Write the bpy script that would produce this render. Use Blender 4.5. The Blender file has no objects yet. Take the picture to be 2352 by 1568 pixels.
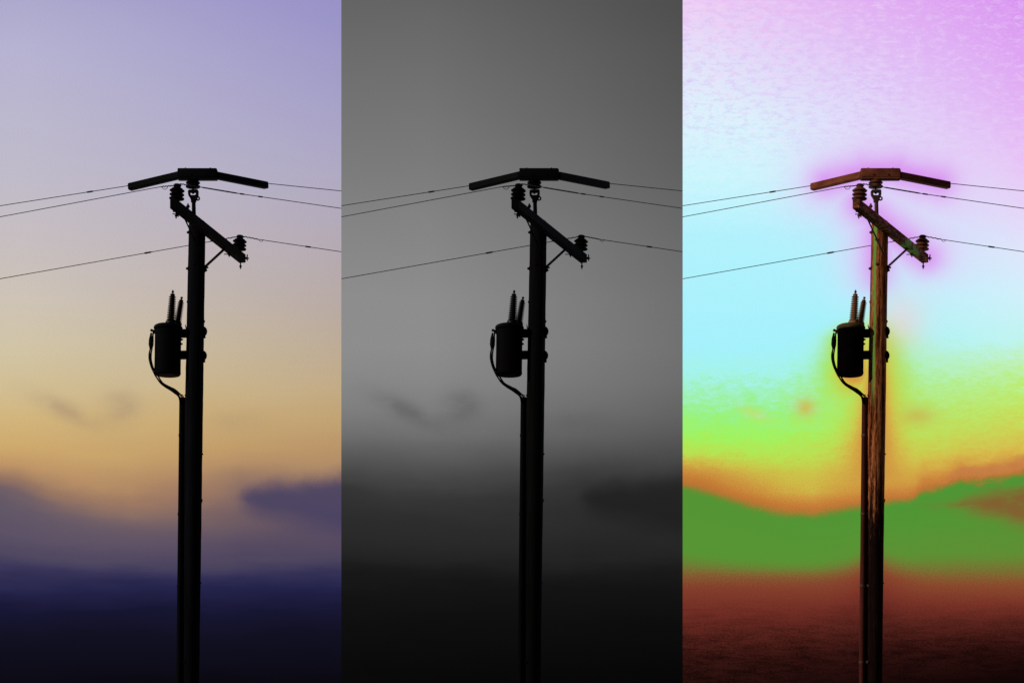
import bpy, math, random
from mathutils import Vector, Matrix

random.seed(7)
SC = bpy.context.scene
COL = SC.collection
R = math.radians

# ------------------------------------------------------------------ camera, light, exposure
D = 45.0            # metres from the camera to the row of poles
EYE = 1.6
SKY_Y = 2.9         # the sky backdrops stand this far behind the row of poles
F = 6350.4          # focal length in photo units (the photo is 2352 units wide)
HOR = 2164.0        # horizon row, far below the frame

cam_d = bpy.data.cameras.new('camera')
cam = bpy.data.objects.new('camera', cam_d)
COL.objects.link(cam)
cam.location = (0, -D, EYE)
cam.rotation_euler = (R(90), 0, 0)
cam_d.sensor_width = 36
cam_d.lens = 97.2
cam_d.shift_y = 0.5866
cam_d.clip_end = 3000
SC.camera = cam

SUN_EL, SUN_AZ = 18.0, 247.0     # azimuth clockwise from +Y: behind the camera, to its left
world = bpy.data.worlds.new('World')
SC.world = world
world.use_nodes = True
wn = world.node_tree.nodes
wn.clear()
w_out = wn.new('ShaderNodeOutputWorld')
w_bg = wn.new('ShaderNodeBackground')
w_sky = wn.new('ShaderNodeTexSky')
w_sky.sky_type = 'NISHITA'
w_sky.sun_disc = False
w_sky.sun_elevation = R(SUN_EL)
w_sky.sun_rotation = R(SUN_AZ)
w_bg.inputs['Strength'].default_value = 0.02
world.node_tree.links.new(w_sky.outputs[0], w_bg.inputs[0])
world.node_tree.links.new(w_bg.outputs[0], w_out.inputs[0])

sun_d = bpy.data.lights.new('sun', 'SUN')
sun_d.energy = 2.0
sun_d.angle = R(0.5)
sun_d.color = (1.0, 0.93, 0.84)
sun = bpy.data.objects.new('sun', sun_d)
COL.objects.link(sun)
sd = Vector((math.sin(R(SUN_AZ)) * math.cos(R(SUN_EL)), math.cos(R(SUN_AZ)) * math.cos(R(SUN_EL)), math.sin(R(SUN_EL))))
sun.rotation_euler = sd.to_track_quat('Z', 'Y').to_euler()
sun.location = sd * 60

SC.view_settings.view_transform = 'Standard'
SC.view_settings.look = 'None'
SC.view_settings.exposure = 0
SC.view_settings.gamma = 1
SC.view_settings.use_curve_mapping = False


# ------------------------------------------------------------------ node helpers
def lin(c):
    c = c / 255.0
    return c / 12.92 if c <= 0.04045 else ((c + 0.055) / 1.055) ** 2.4


def rgb(r, g, b):
    return (lin(r), lin(g), lin(b), 1.0)


class NT:
    def __init__(self, name):
        self.m = bpy.data.materials.new(name)
        self.m.use_nodes = True
        self.t = self.m.node_tree
        self.t.nodes.clear()
        self.out = self.t.nodes.new('ShaderNodeOutputMaterial')

    def n(self, kind, **kw):
        nd = self.t.nodes.new(kind)
        for k, v in kw.items():
            setattr(nd, k, v)
        return nd

    def put(self, sock, v):
        if isinstance(v, bpy.types.NodeSocket):
            self.t.links.new(v, sock)
        else:
            sock.default_value = v

    def math(self, op, a, b=0.0, c=None, clamp=False):
        nd = self.n('ShaderNodeMath', operation=op, use_clamp=clamp)
        self.put(nd.inputs[0], a)
        self.put(nd.inputs[1], b)
        if c is not None:
            self.put(nd.inputs[2], c)
        return nd.outputs[0]

    def add(self, a, b): return self.math('ADD', a, b)
    def sub(self, a, b): return self.math('SUBTRACT', a, b)
    def mul(self, a, b): return self.math('MULTIPLY', a, b)
    def div(self, a, b): return self.math('DIVIDE', a, b)

    def rng(self, v, a, b, c=0.0, d=1.0, smooth=True):
        nd = self.n('ShaderNodeMapRange', interpolation_type='SMOOTHSTEP' if smooth else 'LINEAR')
        nd.clamp = True
        self.put(nd.inputs[0], v)
        for i, x in enumerate((a, b, c, d)):
            self.put(nd.inputs[i + 1], x)
        return nd.outputs[0]

    def coords(self):
        tc = self.n('ShaderNodeTexCoord')
        sx = self.n('ShaderNodeSeparateXYZ')
        self.put(sx.inputs[0], tc.outputs['Object'])
        return tc.outputs['Object'], sx.outputs[0], sx.outputs[1], sx.outputs[2]

    def vec(self, x, y, z=0.0):
        nd = self.n('ShaderNodeCombineXYZ')
        self.put(nd.inputs[0], x); self.put(nd.inputs[1], y); self.put(nd.inputs[2], z)
        return nd.outputs[0]

    def scale(self, v, s):
        nd = self.n('ShaderNodeMapping')
        self.put(nd.inputs['Vector'], v)
        nd.inputs['Scale'].default_value = s
        return nd.outputs[0]

    def noise(self, v, s=1.0, detail=2.0, rough=0.5, dist=0.0):
        nd = self.n('ShaderNodeTexNoise')
        self.put(nd.inputs['Vector'], v)
        nd.inputs['Scale'].default_value = s
        nd.inputs['Detail'].default_value = detail
        nd.inputs['Roughness'].default_value = rough
        nd.inputs['Distortion'].default_value = dist
        return nd.outputs[0]

    def ramp(self, fac, stops, interp='LINEAR'):
        nd = self.n('ShaderNodeValToRGB')
        self.put(nd.inputs[0], fac)
        cr = nd.color_ramp
        cr.interpolation = interp
        while len(cr.elements) > 1:
            cr.elements.remove(cr.elements[-1])
        cr.elements[0].position = stops[0][0]
        cr.elements[0].color = stops[0][1]
        for p, c in stops[1:]:
            e = cr.elements.new(p)
            e.color = c
        return nd.outputs[0]

    def curve(self, v, lo, hi, pts, ylo, yhi, interp='EASE'):
        """piecewise curve through (x, y) points"""
        f = self.rng(v, lo, hi, smooth=False)
        st = []
        for x, y in pts:
            g = (y - ylo) / (yhi - ylo)
            st.append(((x - lo) / (hi - lo), (g, g, g, 1)))
        r = self.ramp(f, st, interp)
        return self.add(self.mul(r, yhi - ylo), ylo)

    def mix(self, fac, a, b, mode='MIX'):
        nd = self.n('ShaderNodeMix', data_type='RGBA', blend_type=mode)
        self.put(nd.inputs[0], fac)
        self.put(nd.inputs[6], a)
        self.put(nd.inputs[7], b)
        return nd.outputs[2]

    def gauss(self, x, y, cx, cy, sx, sy, tilt=0.0):
        dx = self.sub(x, cx)
        dy = self.sub(y, cy)
        if tilt:
            dy = self.sub(dy, self.mul(dx, tilt))
        ax = self.math('POWER', self.math('ABSOLUTE', self.div(dx, sx)), 2.0)
        ay = self.math('POWER', self.math('ABSOLUTE', self.div(dy, sy)), 2.0)
        return self.math('EXPONENT', self.mul(self.add(ax, ay), -1.0))

    def emit(self, col):
        e = self.n('ShaderNodeEmission')
        self.put(e.inputs[0], col)
        e.inputs[1].default_value = 1.0
        self.put(self.out.inputs[0], e.outputs[0])
        return self.m

    def bsdf(self, col, rough=0.7, metal=0.0, bump=None, bstr=0.3, bdist=0.01, spec=0.4):
        b = self.n('ShaderNodeBsdfPrincipled')
        self.put(b.inputs['Base Color'], col)
        self.put(b.inputs['Roughness'], rough)
        b.inputs['Metallic'].default_value = metal
        b.inputs['Specular IOR Level'].default_value = spec
        if bump is not None:
            bn = self.n('ShaderNodeBump')
            bn.inputs['Strength'].default_value = bstr
            bn.inputs['Distance'].default_value = bdist
            self.put(bn.inputs['Height'], bump)
            self.put(b.inputs['Normal'], bn.outputs[0])
        self.put(self.out.inputs[0], b.outputs[0])
        return self.m


# ------------------------------------------------------------------ sky
PXM = F / (D + SKY_Y)          # photo units per metre on the backdrops


def stops(tab):
    return [(y / 1568.0, rgb(*c) if isinstance(c, tuple) else rgb(c, c, c)) for y, c in tab]


EDGE = 1115.0


def sky_base(nt, soft=1.0, right=1.0, k=1.0):
    """u, v: position on the sky; w: v bent so that the cloud bank's ragged top lies on one row"""
    ob, X, Y, Z = nt.coords()
    u = nt.add(nt.mul(X, PXM), 392.0)
    v = nt.sub(HOR, nt.mul(nt.sub(Z, EYE), PXM))
    b = nt.curve(u, 0, 784, [(0, 1112), (60, 1128), (100, 1143), (170, 1163), (240, 1177), (300, 1180), (350, 1170),
                             (410, 1160), (470, 1152), (533, 1145), (552, 1128), (592, 1118), (640, 1101), (690, 1103),
                             (740, 1092), (784, 1083)], 1000, 1200, 'LINEAR')
    side = nt.rng(u, 440, 600)
    puff = nt.sub(nt.noise(nt.scale(ob, (2.0, 1.0, 3.2)), 1.0, 6.0, 0.62), 0.5)
    b = nt.add(b, nt.mul(puff, nt.add(nt.mul(side, 42.0 * soft), 14.0)))
    h1 = nt.curve(v, 900, 1330, [(900, 0), (1020, 0.05), (1085, 0.5), (1130, 1), (1185, 1), (1240, 0.7), (1330, 0)], 0, 1, 'LINEAR')
    h2 = nt.curve(v, 900, 1330, [(900, 0), (1020, 0.5), (1070, 1), (1140, 1), (1240, 0.4), (1330, 0)], 0, 1, 'LINEAR')
    hump = nt.add(nt.mul(h1, nt.sub(1.0, side)), nt.mul(nt.mul(h2, side), right))
    w = nt.add(v, nt.mul(nt.mul(nt.sub(EDGE, b), hump), k))
    nt.edge = b
    return ob, u, v, w


def soft_clouds(nt, ob, u, v):
    wisp = nt.noise(nt.scale(ob, (1.9, 1, 2.9)), 1.0, 4.0, 0.5, 0.15)
    g = nt.add(nt.gauss(u, v, 148, 942, 78, 24, 0.45), nt.gauss(u, v, 278, 934, 42, 38))
    g = nt.add(g, nt.mul(nt.gauss(u, v, 545, 965, 60, 26), 0.5))
    return nt.mul(g, nt.rng(wisp, 0.08, 0.62))


def right_cloud(nt, ob, u, v):
    """the puffy cloud reaching in from the right"""
    top = nt.curve(u, 520, 784, [(520, 1165), (540, 1146), (556, 1129), (592, 1116), (640, 1101), (690, 1104), (740, 1092), (784, 1080)], 1000, 1200, 'LINEAR')
    p = nt.sub(nt.noise(nt.scale(ob, (1.6, 1, 2.3)), 1.0, 5.0, 0.58), 0.5)
    d = nt.add(nt.sub(v, top), nt.mul(p, 44.0))
    bot = nt.curve(u, 520, 784, [(520, 1156), (600, 1188), (784, 1232)], 1000, 1300, 'LINEAR')
    low = nt.sub(v, nt.add(bot, nt.mul(p, 24.0)))
    m = nt.mul(nt.rng(d, -22, 36), nt.rng(low, 30, -44))
    return nt.mul(m, nt.rng(nt.add(u, nt.mul(p, 90.0)), 522, 580))


def sky_dusk():
    nt = NT('sky_lilac_to_amber')
    ob, u, v, w = sky_base(nt, 1.0, 0.15)
    drift = nt.sub(nt.noise(nt.scale(ob, (0.35, 1, 0.9)), 1.0, 3.0), 0.5)
    w = nt.add(w, nt.mul(drift, 46.0))
    lay = nt.sub(nt.noise(nt.scale(ob, (0.5, 1, 3.2)), 1.0, 5.0, 0.6), 0.5)
    w = nt.add(w, nt.mul(nt.mul(lay, nt.rng(v, 1080, 1160)), 48.0))
    f = nt.div(w, 1568.0)
    left = nt.ramp(f, stops([(0, (173, 169, 205)), (110, (182, 178, 210)), (260, (187, 183, 206)), (400, (192, 187, 202)),
                             (550, (198, 190, 192)), (690, (206, 195, 182)), (800, (209, 196, 166)), (890, (210, 190, 148)),
                             (960, (210, 181, 124)), (1030, (206, 169, 109)), (1065, (190, 148, 103)), (1090, (150, 117, 98)),
                             (1118, (112, 95, 102)), (1150, (98, 88, 104)), (1210, (94, 83, 103)), (1275, (80, 72, 97)),
                             (1308, (58, 54, 90)), (1350, (37, 36, 74)), (1400, (23, 22, 50)), (1460, (18, 17, 34)), (1568, (11, 10, 19))]))
    right = nt.ramp(f, stops([(0, (152, 146, 200)), (110, (158, 153, 200)), (260, (168, 163, 200)), (400, (176, 170, 195)),
                              (550, (180, 170, 181)), (690, (184, 170, 165)), (800, (190, 172, 150)), (890, (195, 171, 133)),
                              (960, (194, 163, 116)), (1030, (186, 149, 105)), (1075, (176, 140, 104)), (1110, (158, 124, 102)),
                              (1140, (128, 103, 100)), (1180, (104, 86, 98)), (1220, (92, 78, 98)), (1285, (76, 68, 94)),
                              (1318, (52, 49, 86)), (1350, (34, 33, 72)), (1400, (23, 22, 49)), (1460, (17, 16, 33)), (1568, (10, 9, 17))]))
    c = nt.mix(nt.rng(u, 60, 784, smooth=False), left, right)
    c = nt.mix(nt.mul(nt.gauss(u, v, 370, 1145, 200, 50), 0.6), c, rgb(164, 124, 98))
    c = nt.mix(nt.mul(nt.gauss(u, v, 540, 1190, 140, 34), 0.5), c, rgb(112, 92, 98))
    c = nt.mix(nt.mul(right_cloud(nt, ob, u, v), 0.9), c, rgb(72, 66, 98))
    c = nt.mix(nt.mul(soft_clouds(nt, ob, u, v), 0.5), c, rgb(160, 136, 116))
    grain = nt.noise(nt.scale(ob, (30, 1, 60)), 1.0, 2.0)
    c = nt.mix(1.0, c, nt.ramp(grain, [(0.3, (0.965, 0.965, 0.965, 1)), (0.7, (1.035, 1.035, 1.035, 1))]), 'MULTIPLY')
    return nt.emit(c)


def sky_grey():
    nt = NT('sky_grey')
    ob, u, v, w = sky_base(nt, 1.0, 0.3, 0.5)
    drift = nt.sub(nt.noise(nt.scale(ob, (0.35, 1, 0.9)), 1.0, 3.0), 0.5)
    w = nt.add(w, nt.mul(drift, 50.0))
    lay = nt.sub(nt.noise(nt.scale(ob, (0.5, 1, 3.2)), 1.0, 5.0, 0.6), 0.5)
    w = nt.add(w, nt.mul(nt.mul(lay, nt.rng(v, 1040, 1160)), 55.0))
    f = nt.div(w, 1568.0)
    left = nt.ramp(f, stops([(0, 100), (120, 108), (260, 116), (400, 124), (550, 134), (690, 141), (800, 141), (880, 135), (940, 126),
                             (1000, 110), (1050, 87), (1085, 68), (1118, 54), (1160, 47), (1210, 43), (1270, 37), (1305, 27),
                             (1350, 20), (1420, 15), (1568, 8)]))
    right = nt.ramp(f, stops([(0, 78), (120, 84), (260, 90), (400, 97), (550, 106), (690, 112), (800, 113), (880, 108), (940, 100),
                              (1000, 88), (1050, 74), (1085, 62), (1118, 53), (1160, 45), (1210, 41), (1270, 35), (1310, 26),
                              (1350, 19), (1420, 13), (1568, 6)]))
    c = nt.mix(nt.rng(u, 200, 784, smooth=False), left, right)
    c = nt.mix(nt.mul(right_cloud(nt, ob, u, v), 0.72), c, rgb(28, 28, 28))
    c = nt.mix(nt.mul(soft_clouds(nt, ob, u, v), 0.52), c, rgb(82, 82, 82))
    grain = nt.noise(nt.scale(ob, (30, 1, 60)), 1.0, 2.0)
    c = nt.mix(1.0, c, nt.ramp(grain, [(0.3, (0.97, 0.97, 0.97, 1)), (0.7, (1.03, 1.03, 1.03, 1))]), 'MULTIPLY')
    return nt.emit(c)


def sky_neon():
    nt = NT('sky_false_colour')
    ob, u, v, w = sky_base(nt, 0.8)
    # patches of broken cloud, flat within each patch
    n1 = nt.noise(nt.scale(ob, (3.6, 1, 9.0)), 1.0, 3.0, 0.6, 0.4)
    n2 = nt.noise(nt.scale(ob, (9.0, 1, 24.0)), 1.0, 2.0, 0.6)
    patch = nt.math('SNAP', nt.add(nt.mul(n1, 0.6), nt.mul(n2, 0.4)), 0.075)
    patch = nt.sub(patch, 0.46)
    amp = nt.curve(v, 0, 1568, [(0, 620), (300, 600), (430, 160), (600, 40), (780, 60), (880, 230), (960, 190), (1040, 60), (1100, 0), (1568, 0)], 0, 620, 'LINEAR')
    # fine dither where colours meet
    dith = nt.sub(nt.noise(nt.scale(ob, (36, 1, 46)), 1.0, 2.0, 0.8), 0.5)
    w = nt.add(w, nt.mul(dith, nt.curve(v, 0, 1568, [(0, 90), (700, 50), (900, 90), (1080, 34), (1180, 56), (1240, 30), (1300, 90), (1568, 60)], 0, 150, 'LINEAR')))
    # glow along the pole and transformer, painted by sinking the sky colours
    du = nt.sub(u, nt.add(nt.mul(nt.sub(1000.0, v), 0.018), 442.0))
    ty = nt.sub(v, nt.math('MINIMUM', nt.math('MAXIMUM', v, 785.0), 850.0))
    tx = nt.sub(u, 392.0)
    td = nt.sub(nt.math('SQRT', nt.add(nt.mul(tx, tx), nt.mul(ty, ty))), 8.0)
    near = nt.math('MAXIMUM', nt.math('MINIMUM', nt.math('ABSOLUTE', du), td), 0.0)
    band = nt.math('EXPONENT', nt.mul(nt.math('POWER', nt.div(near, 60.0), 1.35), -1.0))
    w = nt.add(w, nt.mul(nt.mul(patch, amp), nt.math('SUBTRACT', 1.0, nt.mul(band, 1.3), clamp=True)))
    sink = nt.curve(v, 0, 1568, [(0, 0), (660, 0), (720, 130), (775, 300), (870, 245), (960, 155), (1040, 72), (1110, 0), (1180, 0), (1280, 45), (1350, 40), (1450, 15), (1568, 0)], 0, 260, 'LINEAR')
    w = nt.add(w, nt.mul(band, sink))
    f = nt.div(w, 1568.0)
    left = nt.ramp(f, stops([(0, (238, 205, 244)), (70, (232, 216, 247)), (150, (226, 230, 250)), (250, (220, 242, 252)), (400, (205, 246, 253)), (540, (178, 242, 253)),
                             (800, (165, 241, 252)), (860, (165, 243, 232)), (905, (160, 241, 185)), (950, (152, 242, 130)), (1000, (160, 243, 96)),
                             (1035, (182, 228, 82)), (1058, (205, 190, 72)), (1076, (205, 152, 64)), (1096, (196, 124, 54)), (1108, (190, 116, 52)),
                             (1119, (128, 130, 50)), (1128, (84, 148, 52)), (1270, (88, 148, 52)), (1296, (106, 128, 52)), (1318, (132, 92, 50)), (1348, (132, 62, 44)),
                             (1400, (116, 47, 38)), (1450, (94, 38, 31)), (1510, (58, 23, 19)), (1568, (42, 17, 14))]))
    right = nt.ramp(f, stops([(0, (216, 146, 240)), (110, (222, 160, 243)), (260, (228, 180, 245)), (380, (232, 198, 246)), (480, (230, 212, 248)), (580, (222, 230, 251)),
                              (680, (208, 240, 251)), (780, (192, 244, 240)), (830, (192, 240, 180)), (885, (186, 238, 122)), (940, (194, 228, 96)),
                              (1000, (206, 208, 84)), (1050, (216, 184, 76)), (1084, (212, 154, 68)), (1102, (200, 126, 62)), (1110, (190, 116, 54)),
                              (1119, (120, 132, 52)), (1126, (74, 150, 54)), (1200, (84, 148, 52)), (1280, (96, 142, 52)), (1312, (120, 112, 50)), (1340, (140, 76, 46)),
                              (1385, (124, 52, 40)), (1430, (88, 35, 29)), (1490, (44, 16, 14)), (1568, (15, 5, 5))]))
    lo = nt.curve(v, 0, 1568, [(0, 20), (200, 60), (420, 300), (560, 330), (820, 300), (900, 180), (1050, 200), (1568, 60)], 0, 400, 'LINEAR')
    c = nt.mix(nt.rng(u, lo, 784, smooth=False), left, right)
    pa = nt.curve(v, 0, 1568, [(0, 0.42), (180, 0.45), (310, 0.34), (390, 0.04), (800, 0), (1568, 0)], 0, 1, 'LINEAR')
    c = nt.mix(nt.mul(nt.rng(patch, 0.0, 0.16), pa), c, rgb(224, 172, 243))
    c = nt.mix(nt.mul(nt.rng(patch, -0.02, -0.2), pa), c, rgb(238, 228, 251))
    blot = nt.noise(nt.scale(ob, (5.0, 1, 12.0)), 1.0, 5.0, 0.66, 0.1)
    c = nt.mix(nt.mul(nt.rng(blot, 0.525, 0.56), nt.mul(pa, 0.55)), c, rgb(222, 170, 242))
    c = nt.mix(nt.mul(nt.rng(blot, 0.455, 0.42), nt.mul(pa, 0.42)), c, rgb(240, 226, 251))
    # violet glow round the pole top, painted into the sky colour
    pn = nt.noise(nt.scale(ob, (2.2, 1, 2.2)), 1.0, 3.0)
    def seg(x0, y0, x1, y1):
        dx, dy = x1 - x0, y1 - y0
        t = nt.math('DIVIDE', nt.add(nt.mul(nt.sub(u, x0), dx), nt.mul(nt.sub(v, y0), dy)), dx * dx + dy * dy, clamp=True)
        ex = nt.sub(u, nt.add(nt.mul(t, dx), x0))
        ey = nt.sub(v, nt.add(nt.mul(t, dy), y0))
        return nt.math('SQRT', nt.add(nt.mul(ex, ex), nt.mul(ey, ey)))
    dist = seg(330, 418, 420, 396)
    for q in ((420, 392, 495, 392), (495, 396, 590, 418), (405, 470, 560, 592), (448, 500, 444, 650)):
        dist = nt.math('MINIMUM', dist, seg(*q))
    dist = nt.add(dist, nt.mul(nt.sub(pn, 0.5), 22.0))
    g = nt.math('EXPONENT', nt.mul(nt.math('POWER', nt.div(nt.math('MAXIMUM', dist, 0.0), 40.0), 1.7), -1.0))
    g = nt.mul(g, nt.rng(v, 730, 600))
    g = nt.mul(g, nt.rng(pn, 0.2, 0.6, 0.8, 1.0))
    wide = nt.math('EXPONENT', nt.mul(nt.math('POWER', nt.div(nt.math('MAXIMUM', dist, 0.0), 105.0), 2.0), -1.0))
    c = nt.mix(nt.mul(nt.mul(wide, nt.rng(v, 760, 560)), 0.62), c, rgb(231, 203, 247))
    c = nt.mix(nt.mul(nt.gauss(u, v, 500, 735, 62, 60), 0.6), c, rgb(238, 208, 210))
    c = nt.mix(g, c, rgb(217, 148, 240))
    warm = nt.math('EXPONENT', nt.mul(nt.math('POWER', nt.div(nt.math('MAXIMUM', near, 0.0), 44.0), 1.6), -1.0))  # orange part of the painted glow beside the pole and transformer
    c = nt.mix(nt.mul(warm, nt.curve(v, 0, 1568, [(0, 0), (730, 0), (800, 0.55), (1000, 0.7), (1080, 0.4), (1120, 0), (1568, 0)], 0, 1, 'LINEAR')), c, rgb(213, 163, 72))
    # warm blots and the brown wedge in the green bank
    c = nt.mix(nt.mul(nt.gauss(u, v, 282, 936, 24, 22), 0.7), c, rgb(212, 172, 78))
    c = nt.mix(nt.mul(nt.gauss(u, v, 165, 950, 34, 14, 0.35), 0.5), c, rgb(205, 215, 110))
    c = nt.mix(nt.mul(nt.gauss(u, v, 540, 955, 40, 22), 0.55), c, rgb(206, 162, 74))
    wedge = nt.rng(nt.sub(nt.math('ABSOLUTE', nt.sub(v, 1158.0)), nt.mul(nt.sub(u, 610.0), 0.26)), 58, -52)
    wz = nt.noise(nt.scale(ob, (1.4, 1, 3.4)), 1.0, 4.0, 0.55)
    wedge = nt.mul(wedge, nt.rng(wz, 0.2, 0.6, 0.45, 1.15))
    c = nt.mix(nt.rng(nt.add(wedge, nt.mul(dith, 0.4)), 0.15, 1.0), c, rgb(130, 96, 49))
    b0 = nt.edge
    # orange-brown puffs over the crest at the right
    crest = nt.curve(u, 520, 784, [(520, 1140), (560, 1118), (600, 1104), (640, 1084), (690, 1084), (740, 1072), (784, 1062)], 1000, 1200, 'LINEAR')
    cp_ = nt.noise(nt.scale(ob, (2.6, 1, 4.0)), 1.0, 4.0, 0.6)
    pf = nt.mul(nt.rng(nt.math('ABSOLUTE', nt.sub(v, nt.add(crest, nt.mul(nt.sub(cp_, 0.5), 40.0)))), 24, 4), nt.rng(u, 570, 660))
    pf = nt.mul(pf, nt.rng(nt.sub(nt.sub(b0, v), 0.0), 3, 10))
    c = nt.mix(nt.mul(pf, 0.7), c, rgb(196, 124, 72))
    # dark streaks in the lowest, brown band
    sn = nt.noise(nt.scale(ob, (1.6, 1, 9.0)), 1.0, 7.0, 0.8, 0.3)
    sf = nt.noise(nt.scale(ob, (22, 1, 70)), 1.0, 3.0, 0.7)
    sa = nt.mul(nt.rng(nt.add(nt.mul(sn, 0.55), nt.mul(sf, 0.45)), 0.42, 0.60), nt.rng(v, 1340, 1530))
    c = nt.mix(nt.mul(sa, 0.85), c, rgb(15, 5, 5))
    grain = nt.noise(nt.scale(ob, (60, 1, 70)), 1.0, 2.0, 0.7)
    c = nt.mix(1.0, c, nt.ramp(grain, [(0.25, (0.93, 0.93, 0.93, 1)), (0.75, (1.07, 1.07, 1.07, 1))]), 'MULTIPLY')
    return nt.emit(c)


# ------------------------------------------------------------------ mesh helpers
class MB:
    def __init__(self):
        self.v = []
        self.f = []

    def ring_loft(self, rings, cap=True):
        n = len(rings[0])
        b0 = len(self.v)
        for r in rings:
            self.v.extend(r)
        for i in range(len(rings) - 1):
            for k in range(n):
                a = b0 + i * n + k
                b = b0 + i * n + (k + 1) % n
                self.f.append((a, b, b + n, a + n))
        if cap:
            self.f.append(tuple(b0 + k for k in reversed(range(n))))
            o = b0 + (len(rings) - 1) * n
            self.f.append(tuple(o + k for k in range(n)))
        return self

    def tube(self, pts, rad, n=10, cap=True):
        pts = [Vector(p) for p in pts]
        rr = rad if isinstance(rad, (list, tuple)) else [rad] * len(pts)
        rings = []
        ref = None
        for i, p in enumerate(pts):
            t = (pts[min(i + 1, len(pts) - 1)] - pts[max(i - 1, 0)]).normalized()
            if ref is None:
                ref = Vector((0, 0, 1)) if abs(t.z) < 0.9 else Vector((0, 1, 0))
            a = (ref - t * ref.dot(t)).normalized()
            ref = a
            b = t.cross(a)
            rings.append([p + (a * math.cos(2 * math.pi * k / n) + b * math.sin(2 * math.pi * k / n)) * rr[i] for k in range(n)])
        return self.ring_loft(rings, cap)

    def lathe(self, base, axis, prof, n=28):
        """profile of (height, radius) along an axis"""
        base = Vector(base)
        ax = Vector(axis).normalized()
        a = ax.orthogonal().normalized()
        b = ax.cross(a)
        rings = [[base + ax * h + (a * math.cos(2 * math.pi * k / n) + b * math.sin(2 * math.pi * k / n)) * max(r, 1e-4) for k in range(n)] for h, r in prof]
        return self.ring_loft(rings)

    def bar(self, p, q, w, h, up=(0, 0, 1), bev=0.0):
        """a bar of width w and height h from p to q, its long edges chamfered"""
        p, q = Vector(p), Vector(q)
        t = (q - p).normalized()
        s = t.cross(Vector(up)).normalized()
        u = s.cross(t)
        w, h = w / 2, h / 2
        if bev:
            pr = [(w, h - bev), (w - bev, h), (-w + bev, h), (-w, h - bev), (-w, -h + bev), (-w + bev, -h), (w - bev, -h), (w, -h + bev)]
        else:
            pr = [(w, h), (-w, h), (-w, -h), (w, -h)]

        def ring(c, k=1.0):
            return [c + s * (x * k) + u * (y * k) for x, y in pr]
        if bev:
            kk = 1 - bev / max(w, h)
            return self.ring_loft([ring(p, kk), ring(p + t * bev), ring(q - t * bev), ring(q, kk)])
        return self.ring_loft([ring(p), ring(q)])

    def prism(self, pts, depth):
        """outline given in the x-z plane, given thickness along y"""
        a = [Vector(p) - Vector((0, depth / 2, 0)) for p in pts]
        b = [Vector(p) + Vector((0, depth / 2, 0)) for p in pts]
        return self.ring_loft([a, b])

    def torus(self, c, axis, R0, r, n=20, m=8, arc=1.0, start=0.0, a=None):
        c = Vector(c)
        ax = Vector(axis).normalized()
        a = Vector(a) if a is not None else ax.orthogonal().normalized()
        b = ax.cross(a)
        pts = []
        for i in range(n + (1 if arc < 1 else 0)):
            t = start + 2 * math.pi * arc * i / n
            pts.append(c + (a * math.cos(t) + b * math.sin(t)) * R0)
        if arc < 1:
            return self.tube(pts, r, m)
        b0 = len(self.v)
        for i in range(n):
            t = 2 * math.pi * i / n
            d = a * math.cos(t) + b * math.sin(t)
            for k in range(m):
                s = 2 * math.pi * k / m
                self.v.append(c + d * (R0 + r * math.cos(s)) + ax * (r * math.sin(s)))
        for i in range(n):
            for k in range(m):
                self.f.append((b0 + i * m + k, b0 + ((i + 1) % n) * m + k, b0 + ((i + 1) % n) * m + (k + 1) % m, b0 + i * m + (k + 1) % m))
        return self

    def build(self, name, mat, parent=None, smooth=True, origin=None):
        """link as one object; vertices come in world space, the parent is an unrotated Empty or mesh"""
        o_par = Vector((0, 0, 0))
        p = parent
        while p is not None:
            o_par += p.location
            p = p.parent
        org = Vector(origin) if origin is not None else o_par
        me = bpy.data.meshes.new(name)
        me.from_pydata([tuple(v - org) for v in self.v], [], self.f)
        import bmesh
        bm = bmesh.new()
        bm.from_mesh(me)
        bmesh.ops.recalc_face_normals(bm, faces=bm.faces)
        bm.to_mesh(me)
        bm.free()
        me.materials.append(mat)
        if smooth:
            me.shade_smooth()
            me.set_sharp_from_angle(angle=R(38))
        o = bpy.data.objects.new(name, me)
        COL.objects.link(o)
        o.location = org - o_par
        o.parent = parent
        return o


def tag(o, label=None, cat=None, group=None, kind=None):
    for k, v in (('label', label), ('category', cat), ('group', group), ('kind', kind)):
        if v:
            o[k] = v
    return o


def empty(name, loc, label, cat, group):
    o = bpy.data.objects.new(name, None)
    COL.objects.link(o)
    o.location = loc
    o.empty_display_size = 0.3
    return tag(o, label, cat, group)


# ------------------------------------------------------------------ materials of each bay
def plain(name, c, rough=0.6, var=0.35, sc=(6, 6, 6), metal=0.0, bstr=0.25, spec=0.35):
    nt = NT(name)
    ob, X, Y, Z = nt.coords()
    n = nt.noise(nt.scale(ob, sc), 1.0, 4.0, 0.6)
    lo = tuple(x * (1 - var) for x in c) + (1,)
    hi = tuple(x * (1 + var) for x in c) + (1,)
    col = nt.ramp(n, [(0.3, lo), (0.7, hi)])
    return nt.bsdf(col, rough, metal, n, bstr, 0.004, spec)


def wood_dark(name, tint):
    nt = NT(name)
    ob, X, Y, Z = nt.coords()
    g = nt.noise(nt.scale(ob, (26, 26, 1.1)), 1.0, 5.0, 0.65)
    col = nt.ramp(g, [(0.3, tuple(x * 0.55 for x in tint) + (1,)), (0.7, tuple(x * 1.5 for x in tint) + (1,))])
    return nt.bsdf(col, 0.92, 0, g, 0.5, 0.012, 0.04)


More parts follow.
